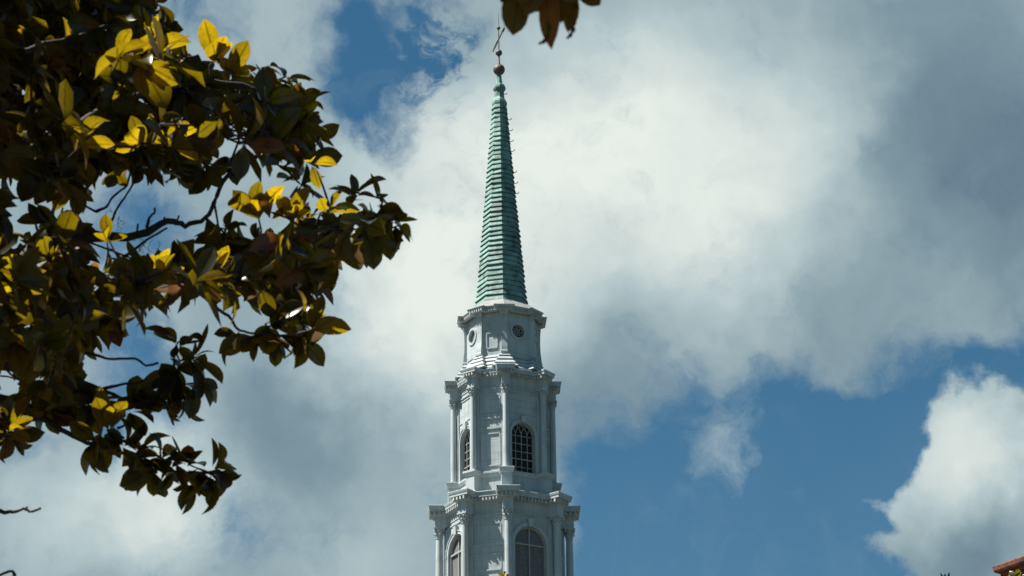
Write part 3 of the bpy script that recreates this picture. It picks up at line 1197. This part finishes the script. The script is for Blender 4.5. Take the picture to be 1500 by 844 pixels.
def limb(pts, r0, r1, name='limb', seg=9, parent=magnolia, jag=.02):
    P = [Vector(p) for p in pts]
    out, rad = [], []
    n = len(P)
    sub = 4
    for i in range(n - 1):                      # Catmull-Rom through the traced points
        p0, p1, p2, p3 = P[max(i - 1, 0)], P[i], P[i + 1], P[min(i + 2, n - 1)]
        for k in range(sub):
            u = k / sub
            q = (p1 * 2 + (p2 - p0) * u + (p0 * 2 - p1 * 5 + p2 * 4 - p3) * u * u + (p1 * 3 - p0 - p2 * 3 + p3) * u ** 3) * .5
            out.append(q + rvec() * jag * rng.random())
            rad.append(r1 + (r0 - r1) * (1 - (i + u) / (n - 1)) ** (POW if name != 'trunk' else 1))
    out.append(P[-1])
    rad.append(r1)
    rad = [x * rng.uniform(.92, 1.1) for x in rad]
    mb = MB()
    mb.tube(out, rad, seg)
    if name is None:
        return mb, out
    ob = mb.build(name, M['bark'], parent, True)
    ob.matrix_parent_inverse = Matrix.Translation(parent.location).inverted()
    return out


ZT = lambda z, dx=0, dy=0: MT + Vector((dx, dy, z))
trunk_pts = limb([ZT(-.1), ZT(2, .05, .05), ZT(5, .1, -.05), ZT(8, -.05, 0), ZT(11, .1, .1), ZT(14.5, .15, .05)], .36, .07, 'trunk', 14)
LIMBS = []


def traced(z0, pix, r0, r1):
    pts = [ZT(z0, .08, 0)] + [at(*p) for p in pix]
    LIMBS.append(limb(pts, r0, r1, 'limb', 8, magnolia, .012))


traced(5.6, [(-220, 470, 14.6), (0, 402, 14.6), (60, 361, 14.7), (130, 349, 14.8), (200, 345, 14.8), (245, 324, 14.8), (272, 331, 14.9), (302, 318, 14.9), (314, 296, 15), (332, 258, 15), (380, 225, 15)], .085, .012)
traced(5.3, [(-240, 500, 14.2), (0, 464, 14.2), (70, 458, 14.2), (150, 434, 14.2), (235, 424, 14.3), (300, 402, 14.4), (370, 372, 14.5), (440, 350, 14.6), (510, 330, 14.8), (560, 318, 14.9)], .085, .011)
traced(4.9, [(-200, 540, 15), (0, 535, 15), (88, 552, 15), (140, 567, 15), (185, 588, 15.1), (206, 598, 15.1), (250, 590, 15.1)], .06, .009)
traced(4.5, [(-220, 590, 15), (0, 585, 15), (60, 612, 15), (108, 640, 15), (150, 655, 15), (210, 672, 15), (265, 692, 15), (318, 690, 15)], .06, .009)
traced(7.4, [(-200, 300, 14), (-40, 250, 14), (70, 215, 14), (150, 160, 14.2), (240, 130, 14.4), (330, 120, 14.5), (420, 150, 14.6), (455, 190, 14.6)], .085, .011)
traced(8.4, [(-180, 150, 14), (-20, 90, 14), (90, 60, 14.2), (180, 30, 14.4), (240, 15, 14.4)], .08, .012)
traced(10.2, [(-260, -260, 13), (80, -330, 11.2), (480, -290, 9.6), (720, -170, 8.9), (790, -90, 8.7), (806, -42, 8.6)], .08, .008)
traced(3.9, [(-300, 720, 14.6), (-60, 738, 14.6), (0, 748, 14.6), (22, 750, 14.6), (38, 746, 14.6), (46, 750, 14.6), (60, 744, 14.6)], .05, .006)
TW = MB()


def twig(pts, r0=.011, r1=.006):
    return limb(pts, r0, r1, 'twig', 6, magnolia, .004)


# twigs that show against the sky
for pix in ([(158, 339, 14.8), (168, 312, 14.8), (182, 290, 14.8), (196, 268, 14.8)], [(140, 310, 14.7), (156, 303, 14.7), (166, 288, 14.7), (186, 272, 14.7)],
            [(216, 333, 14.8), (219, 319, 14.8), (227, 311, 14.8), (226, 305, 14.8)], [(200, 345, 14.8), (202, 328, 14.8)], [(238, 328, 14.8), (241, 318, 14.8)],
            [(258, 330, 14.9), (262, 316, 14.9)], [(180, 378, 14.8), (215, 352, 14.8), (245, 334, 14.8)],
            [(150, 570, 15), (178, 563, 15), (204, 560, 15), (226, 545, 15)], [(105, 515, 15), (140, 520, 15), (160, 526, 15), (196, 525, 15), (214, 535, 15), (232, 532, 15)],
            [(313, 447, 14.4), (322, 455, 14.4), (338, 466, 14.4), (346, 480, 14.4), (362, 487, 14.4), (385, 490, 14.4), (440, 496, 14.4)],
            [(335, 415, 14.5), (345, 408, 14.5)], [(350, 210, 14.6), (366, 205, 14.6)], [(180, 594, 15), (204, 596, 15)],
            [(172, 628, 15), (186, 622, 15)], [(168, 634, 15), (182, 642, 15)], [(38, 746, 14.6), (40, 742, 14.6)], [(22, 843, 14.6), (13, 837, 14.6), (-30, 858, 14.6)]):
    LIMBS.append(twig([at(*p) for p in pix]))

lv = Leaves()
NEAR = []                                       # rosettes: photo position, ground distance, growth direction in view (right, up, towards), options


def put(x, y, Y, dx=0.0, dy=0.0, dz=.3, n=8, L=.17, droop=.35, spread=(40, 105), lit=False, brown=.06):
    P = at(x, y, Y)
    D = RT * dx + UP * dy + VIEW(P) * dz
    NEAR.append((P, lit))
    whorl(lv, P, D, n, L, droop, spread, True, lit, brown)


LIT = [(176, 84, 13.0, .3, .1, .7, 7, .19), (212, 100, 13.0, .5, -.5, .4, 4, .20), (224, 78, 14.0, .6, .5, .3, 4, .17), (318, 86, 14.2, 0, .9, .3, 7, .18), (345, 108, 14.2, .7, .3, .3, 5, .17),
       (378, 316, 14.2, -.3, .9, .3, 6, .17), (400, 312, 14.2, .4, .8, .3, 3, .17), (434, 314, 14.2, .2, .9, .3, 6, .18), (248, 212, 14.0, .5, .3, .4, 7, .17), (205, 210, 13.9, -.4, .3, .4, 5, .16),
       (160, 620, 14.7, 0, .9, .4, 6, .17), (24, 420, 13.6, .2, .3, .5, 5, .16), (78, 390, 13.7, .3, .3, .4, 4, .16), (238, 402, 14.0, .1, .5, .4, 5, .15), (322, 398, 14.2, .3, .3, .3, 3, .14),
       (462, 482, 14.2, .8, .6, .2, 5, .16), (20, 632, 14.6, .8, .1, .3, 4, .15), (160, 352, 14.2, 0, .5, .4, 3, .15), (484, 306, 14.5, .3, .4, .4, 4, .16), (120, 212, 13.0, .9, .3, .2, 3, .19), (462, 246, 14.4, .4, -.4, .3, 3, .13)]
LITP = [at(*l[:3]) for l in LIT]


SKYHOLES = [(352, 207, 20, 20), (392, 247, 18, 9), (222, 298, 52, 24), (290, 308, 26, 16), (168, 322, 14, 20), (206, 522, 30, 12), (170, 545, 24, 9), (285, 452, 20, 12),
            (30, 290, 10, 7), (88, 645, 22, 14), (22, 325, 7, 6), (340, 448, 14, 12), (120, 535, 8, 8), (12, 570, 6, 10), (262, 470, 12, 8), (365, 470, 8, 6)]


def shields(p):
    x, y, z = project(p)
    if any(((x - a) / (c + 14)) ** 2 + ((y - b) / (d + 14)) ** 2 < 1 for a, b, c, d in SKYHOLES):
        return True
    for q in LITP:
        w = p - q
        for d, t0, rad in ((sun_dir, .16, .15), (VIEW(q), .10, .11)):
            t = w.dot(d)
            if t > t0 and (w - d * t).length < rad:
                return True
    return False


EDGE = [  # the rim of the foliage, traced
    (218, 14, 14.4, .6, .3, .2, 7), (236, 4, 14.4, .8, .1, .3, 6), (262, 96, 14.5, .5, .2, .5, 8), (345, 132, 14.5, .4, .2, .4, 9), (385, 118, 14.6, .5, .4, .3, 7),
    (420, 112, 14.6, .3, .8, .2, 6), (445, 150, 14.6, .9, -.1, .2, 7), (462, 200, 14.6, .9, -.2, .3, 7), (430, 205, 14.6, .5, -.5, .4, 8),
    (390, 185, 14.6, .3, -.3, .5, 9), (345, 190, 14.6, .2, -.2, .5, 9), (400, 240, 14.7, .3, -.5, .4, 7), (340, 232, 15, .2, -.4, .4, 8), (450, 235, 14.7, .5, -.5, .3, 6),
    (440, 270, 14.8, .3, -.2, .4, 6), (300, 205, 14.8, .1, -.3, .5, 8), (280, 160, 14.6, .2, .1, .5, 9),
    (520, 282, 14.9, .1, .8, .3, 6), (560, 292, 14.9, .8, .4, .3, 6), (548, 318, 14.9, .3, -.3, .5, 9), (585, 330, 14.9, .9, -.4, .3, 7), (560, 345, 14.9, .4, -.8, .3, 7),
    (505, 335, 14.8, -.1, -.7, .4, 8), (480, 335, 14.8, 0, -.3, .5, 7), (455, 320, 14.8, .3, .3, .4, 7), (330, 335, 14.8, -.3, .2, .4, 7), (325, 365, 14.6, -.2, -.3, .5, 8),
    (370, 355, 14.6, 0, -.4, .5, 9), (415, 365, 14.6, .2, -.4, .5, 9), (445, 350, 14.6, .2, -.2, .5, 8), (440, 385, 14.6, .2, -.6, .4, 8), (462, 412, 14.6, .7, -.4, .4, 8),
    (430, 425, 14.6, .2, -.7, .4, 9), (395, 400, 14.5, 0, -.5, .5, 9), (350, 395, 14.5, -.1, -.5, .5, 9), (365, 430, 14.5, 0, -.8, .3, 7), (310, 405, 14.4, 0, -.5, .5, 9),
    (285, 425, 14.4, .1, -.8, .4, 9), (315, 430, 14.4, .6, -.5, .3, 7), (255, 420, 14.3, -.3, -.5, .5, 8),
    (345, 490, 14.4, -.7, -.3, .4, 7), (375, 492, 14.4, -.2, -.9, .3, 8), (405, 498, 14.4, .1, -.9, .3, 8), (435, 498, 14.4, .6, -.6, .3, 7), (400, 470, 14.4, 0, .2, .5, 9), (440, 470, 14.4, .5, .2, .4, 7),
    (425, 452, 14.5, .2, .1, .5, 9),
    (262, 500, 14.8, .1, .6, .4, 7), (285, 525, 14.8, .6, .3, .4, 7), (255, 540, 14.9, -.2, -.1, .6, 9), (290, 560, 14.9, .6, -.3, .4, 8), (270, 590, 15, .3, -.8, .3, 8), (240, 590, 15, -.4, -.7, .4, 8), (262, 565, 15, 0, -.2, .6, 8),
    (190, 575, 15, .2, .4, .4, 6), (195, 600, 15, .3, .1, .5, 6), (140, 590, 15, .1, -.2, .6, 9), (110, 600, 15, -.2, -.6, .4, 9), (95, 570, 15, -.1, -.2, .6, 9), (70, 600, 15, -.1, -.7, .4, 8), (48, 575, 15, -.3, -.4, .4, 8),
    (150, 645, 15, 0, -.7, .4, 8), (135, 655, 15, -.5, -.6, .4, 6), (185, 655, 15, .3, .1, .5, 8), (205, 655, 15, .1, .8, .3, 6), (240, 665, 15, .3, .6, .3, 5), (215, 680, 15, .1, -.4, .5, 8),
    (222, 695, 15, -.5, -.7, .3, 6), (255, 690, 15, 0, -.6, .5, 8), (275, 680, 15, .3, .7, .3, 6), (285, 705, 15, .1, -.8, .4, 8), (312, 705, 15, .5, -.6, .3, 8), (322, 685, 15, .8, .2, .3, 7),
    (12, 640, 14.8, 0, -.6, .4, 9), (-10, 610, 14.8, .3, -.2, .5, 8), (8, 615, 14.8, .2, .3, .5, 7), (-44, 800, 14.6, .8, 0, .3, 4),
    (210, 250, 14.5, .2, -.6, .4, 7), (255, 250, 14.7, .3, -.7, .4, 8), (170, 255, 14.2, .1, -.7, .4, 7), (300, 245, 14.8, .1, -.8, .3, 7),
]
for e in EDGE:
    put(*e[:6], n=e[6] + 1, L=.158, droop=.5 if e[4] < 0 else .25)
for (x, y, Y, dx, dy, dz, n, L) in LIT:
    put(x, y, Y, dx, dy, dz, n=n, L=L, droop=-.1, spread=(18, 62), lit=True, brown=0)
MASS = [  # where the crown closes up behind the rim
    [(-60, -60), (215, -60), (225, 60), (270, 100), (330, 115), (420, 140), (455, 185), (420, 225), (330, 215), (280, 200), (250, 225), (130, 240), (110, 275), (50, 275), (40, 240), (-60, 260)],
    [(-60, 320), (70, 320), (110, 330), (120, 385), (190, 395), (250, 390), (330, 370), (420, 345), (560, 320), (560, 335), (450, 400), (330, 415), (230, 415), (190, 440), (150, 500), (90, 510), (85, 560), (60, 590), (30, 560), (-60, 570)],
    [(-60, 255), (15, 285), (15, 330), (-60, 330)]]
GAPS = [(215, 300, 62, 40), (175, 320, 30, 30), (190, 515, 42, 20), (150, 548, 30, 14), (25, 290, 12, 12), (70, 640, 55, 22), (285, 455, 25, 18), (12, 565, 8, 12), (275, 470, 20, 30), (165, 530, 60, 16), (38, 325, 8, 6)]


def in_mass(x, y):
    if any(((x - a) / (c + 26)) ** 2 + ((y - b) / (d + 26)) ** 2 < 1 for a, b, c, d in GAPS):
        return False
    return any(in_poly(x, y, p) for p in MASS)


def blocks_sun(P, rad=.30):
    for q in LITP:
        w = P - q
        t = w.dot(sun_dir)
        if t > .12 and (w - sun_dir * t).length < rad:
            return True
    return False


cnt = 0
while cnt < 520:
    x, y = rng.uniform(-60, 570), rng.uniform(-60, 590)
    if not in_mass(x, y):
        continue
    P = at(x, y, rng.uniform(13.0, 17.6))
    cnt += 1
    if blocks_sun(P, .24):
        continue
    D = RT * rng.uniform(-.5, .8) + UP * rng.uniform(-.6, .5) + VIEW(P) * rng.uniform(-.1, .9)
    NEAR.append((P, False))
    whorl(lv, P, D, rng.randint(7, 10), rng.uniform(.135, .185), .3, (40, 105))


def clear_of_view(P, pad=62):
    x, y, z = project(P)
    if z < 2:
        return False
    if -pad < x < 1500 + pad and -pad < y < 844 + pad:
        return in_mass(x, y)
    return True


# the rest of the crown, above and to the left of the picture, throws the shade
upper = Leaves()
cnt = 0
while cnt < 3300:
    if cnt % 3:
        q = at(rng.uniform(-80, 600), rng.uniform(0, 740), rng.uniform(13.2, 16))
        P = q + sun_dir * rng.uniform(.35, 7.5) + rvec() * .25
    else:
        P = MT + Vector((rng.gauss(0, 2.6), rng.gauss(0, 2.4), 9.5 + rng.gauss(0, 2.8)))
    if P.z < 3.2 or P.z > 16.5:
        continue
    cnt += 1
    if not clear_of_view(P) or blocks_sun(P, .33):
        continue
    whorl(upper, P, (P - MT - Vector((0, 0, 8))).normalized() + Vector((0, 0, .4)), 9, .20, .2, (40, 100), False)
# the spray that hangs in at the top of the picture
hang = Leaves()
nv = lambda p, a=.0: VIEW(p) * -1 + Vector((a, 0, .25))
for (bx, by, tx, ty, w, cu, br) in ((768, -55, 751, 52, .092, .03, .15), (792, -40, 770, 24, .07, .03, .4), (806, -46, 808, 73, .078, -.08, 1.0), (798, -50, 786, 18, .075, .05, .7),
                                    (824, -48, 832, 48, .062, .07, .45), (818, -50, 822, 34, .085, .02, .7), (828, -44, 845, 14, .06, .06, .2), (830, -42, 879, 8, .06, .06, .15), (768, -34, 733, 3, .05, .05, .15),
                                    (800, -62, 760, 6, .08, .04, .2), (815, -62, 842, 4, .08, .04, .1)):
    a, b_ = at(bx, by, 8.6 + rng.uniform(-.06, .06)), at(tx, ty, 8.55 + rng.uniform(-.05, .05))
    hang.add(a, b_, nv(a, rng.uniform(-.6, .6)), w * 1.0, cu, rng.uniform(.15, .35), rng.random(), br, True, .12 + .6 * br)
for pix in ([(801, 30), (803, 44), (800, 56), (795, 62), (790, 64)], [(838, 20), (839, 36), (838, 46), (834, 53), (831, 56)]):
    pts = [at(x_, y_, 8.5) for x_, y_ in pix]
    for p_, q_, ww in zip(pts, pts[1:], (.020, .017, .014, .009)):
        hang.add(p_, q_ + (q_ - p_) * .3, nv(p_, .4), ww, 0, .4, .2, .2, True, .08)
for k in range(70):                             # the leaves above it, out of the picture, that shade the spray
    q = at(rng.uniform(700, 900), -60, 8.6)
    P = q + sun_dir * rng.uniform(.25, 2.2) + rvec() * .2
    if clear_of_view(P, 140):
        whorl(upper, P, Vector((0, 0, 1)) + rvec() * .5, 9, .2, .2, (50, 100), False)
# every rosette sits on a twig
for (x, y, k) in ((172, 318, 3), (166, 306, 2), (205, 358, 3), (213, 350, 3), (228, 352, 2), (200, 340, 2)):   # wisps of grey moss
    for j in range(k):
        p = at(x + rng.uniform(-5, 5), y, 14.75)
        pts = [p]
        for i in range(7):
            pts.append(pts[-1] + Vector((rng.uniform(-.018, .018), rng.uniform(-.01, .01), rng.uniform(-.022, .002))))
        TW.tube(pts, .0014, 4)
POOL = [q for l in LIMBS for q in l]
for P, lit in sorted(NEAR, key=lambda e: min((q - e[0]).length for q in POOL)):
    best = min(POOL, key=lambda q: (q - P).length)
    if (best - P).length > .05:
        mid = (best + P) / 2 + rvec() * .05
        TW.tube([best, mid, P], [.0075, .006, .004], 5)
        POOL += [mid, P]
lv.build('foliage', M['leaf'], magnolia)
up_ob = upper.build('foliage', M['leaf'], magnolia)
hg = hang.build('leaf_spray', M['leaf'], magnolia)
hg['label'] = 'brown tipped leaves hanging in at the top'
tw = tag(TW.build('twigs', M['bark'], magnolia, True), kind='stuff')
tw.matrix_parent_inverse = Matrix.Translation(magnolia.location).inverted()


def small_tree(name, tip, label, mat, cr, leaf, up=False, seed=1, n=260):
    """a tree below the picture whose top just reaches into it; tip = the world point of its leader"""
    r = random.Random(seed)
    base = Vector((tip.x, tip.y, 0))
    root = empty(name, base, label, 'tree')
    pts = [base + Vector((r.uniform(-.15, .15), r.uniform(-.15, .15), tip.z * k / 6)) for k in range(6)] + [tip - Vector((0, 0, .16 if up else .02))]
    pts[0] = base - Vector((0, 0, .1))
    o = limb(pts, .22, .004, 'trunk', 10, root, .01)
    L = Leaves()
    top = tip.z
    if up:
        for dx, h in ((-.07, -.01), (.0, -.02), (.075, .0), (-.02, -.05), (.045, -.06)):
            b_ = tip + Vector((dx * .4, 0, -leaf * 1.2))
            L.add(b_, tip + Vector((dx, .01, h)), (0.2, -1, .2), leaf * .3, .03, .15, r.random(), 0)
    else:
        whorl(L, tip - Vector((0, 0, leaf * .7)), Vector((0, 0, 1)), 9, leaf, 0, (25, 85), True, False, .05, r, .8)
    for k in range(n):
        h = r.random() ** .8
        z = top - leaf * 1.4 - h * top * .62
        rr = cr * math.sqrt(min(1, h * 3.2)) * math.sqrt(r.random())
        a = r.uniform(0, 6.28)
        P = base + Vector((rr * math.cos(a), rr * math.sin(a), z))
        whorl(L, P, Vector((math.cos(a), math.sin(a), .5)), 9, leaf * 1.15, .2, (35, 100), False, False, .05, r)
    br = MB()
    for k in range(9):
        a = k * 2.4
        z = top * (.42 + .05 * k)
        rr = cr * .8 * min(1, (top - z) / top * 2.4)
        s_ = base + Vector((0, 0, z))
        br.tube([s_, s_ + Vector((rr * .5 * math.cos(a), rr * .5 * math.sin(a), .5)), s_ + Vector((rr * math.cos(a), rr * math.sin(a), .9))], [.06, .04, .015], 7)
    b2 = br.build('branches', M['bark'], root, True)
    b2.matrix_parent_inverse = Matrix.Translation(root.location).inverted()
    L.build('crown', mat, root)
    return root


small_tree('street_tree', at(738, 836, 60), 'treetop with yellowish leaf tips just showing in front of the steeple at the bottom edge', M['leaf_far'], 2.6, .12, False, 3)
small_tree('street_tree', at(1384, 838, 45), 'treetop with upright green leaf tips at the bottom edge left of the brick building', M['leaf_green'], 2.2, .11, True, 5)
small_tree('street_tree', at(1486, 836, 36), 'treetop with bright yellow leaves in front of the red brick building', M['leaf_far'], 1.8, .10, False, 8)


# ------------------------------------------------------------------ the brick building in the corner
def brick_building():
    mt, t, b = material('red_brick')
    br = N(t, 'ShaderNodeTexBrick')
    uvn = N(t, 'ShaderNodeUVMap')
    t.links.new(uvn.outputs[0], br.inputs['Vector'])
    for i, c in ((1, (0.15, 0.036, 0.020, 1)), (2, (0.10, 0.027, 0.017, 1)), (3, (0.11, 0.085, 0.07, 1))):
        br.inputs[i].default_value = c
    br.inputs['Scale'].default_value = 1.0
    br.inputs['Mortar Size'].default_value = .008
    br.inputs['Brick Width'].default_value = .215
    br.inputs['Row Height'].default_value = .075
    n = fbm(t, objco(t), 1.5, 5, .6)
    sock(t, b.inputs['Base Color'], mixc(t, maprange(t, n, .4, .7, 0, .6), br.outputs[0], (0.10, 0.035, 0.025, 1)))
    setp(b, Roughness=.85)
    bump(t, b, br.outputs['Fac'], -.4, .01)
    cap, t2_, b2_ = material('weathered_brick_coping')
    n2 = fbm(t2_, objco(t2_), 5, 5, .65)
    sock(t2_, b2_.inputs['Base Color'], ramp(t2_, n2, [(.3, (0.05, 0.022, 0.016, 1)), (.45, (0.21, 0.062, 0.030, 1)), (.58, (0.06, 0.03, 0.022, 1)), (.7, (0.016, 0.015, 0.014, 1))]))
    setp(b2_, Roughness=.85)
    P0 = at(1453, 829, 42)
    root = empty('brick_building', (P0.x, P0.y, 0), 'red brick building with a dark coping whose corner shows at the lower right edge', 'building')
    H = P0.z
    e = Vector((.60, -.80, 0)).normalized()           # the visible side runs towards the square
    f = Vector((.80, .60, 0)).normalized()            # the far side runs away to the right
    L1, L2 = 14.0, 16.0
    in_ = .14

    def uvquad(mb, uvs, a, d, z0, z1, L):
        mb.quad(Vector((a.x, a.y, z0)), Vector((a.x + d.x * L, a.y + d.y * L, z0)), Vector((a.x + d.x * L, a.y + d.y * L, z1)), Vector((a.x, a.y, z1)))
        uvs += [(0, z0), (L, z0), (L, z1), (0, z1)]
    w = MB()
    uvs = []
    o = (e + f) * in_
    corners = [o, o + e * L1, o + e * L1 + f * L2, o + f * L2]
    tops = H - .17
    for i in range(4):
        a, b_ = corners[i], corners[(i + 1) % 4]
        d = (b_ - a)
        uvquad(w, uvs, a, d.normalized(), 0, tops, d.length)
    wl = w.build('wall', mt, root, fix=False)
    uvl = wl.data.uv_layers.new(name='UVMap')
    for i, uv in enumerate(uvs):
        uvl.data[i].uv = uv
    rf = MB()
    ring = lambda k, z: [Vector((p.x, p.y, z)) for p in (o - (e + f) * k, o + e * L1 + (e - f) * k, o + e * L1 + f * L2 + (e + f) * k, o + f * L2 + (f - e) * k)]
    rf.loft([ring(.002, tops), ring(.06, tops), ring(.06, tops + .05), ring(.115, tops + .06), ring(.13, tops + .09), ring(.14, tops + .15), ring(.11, tops + .17), ring(-.3, tops + .175)], True, True, True)
    rf.build('coping', cap, root)
    for s in range(3):                                # windows lower down, below the picture
        for k in range(4):
            c = o + e * (2 + 3.2 * k) - f * .03
            z = 2.2 + 3.9 * s
            wn = MB()
            wn.box(Vector((c.x, c.y, z)), e * .55, f * .06, Vector((0, 0, .95)))
            fr = wn.build('window_frame', M['sash'], root)
            gl = MB()
            for sx in (-1, 1):
                for sz in (-1, 1):
                    g_ = c + e * .26 * sx - f * .055
                    gl.box(Vector((g_.x, g_.y, z + .46 * sz)), e * .22, f * .012, Vector((0, 0, .40)))
            gl.build('panes', M['glass'], fr)


brick_building()
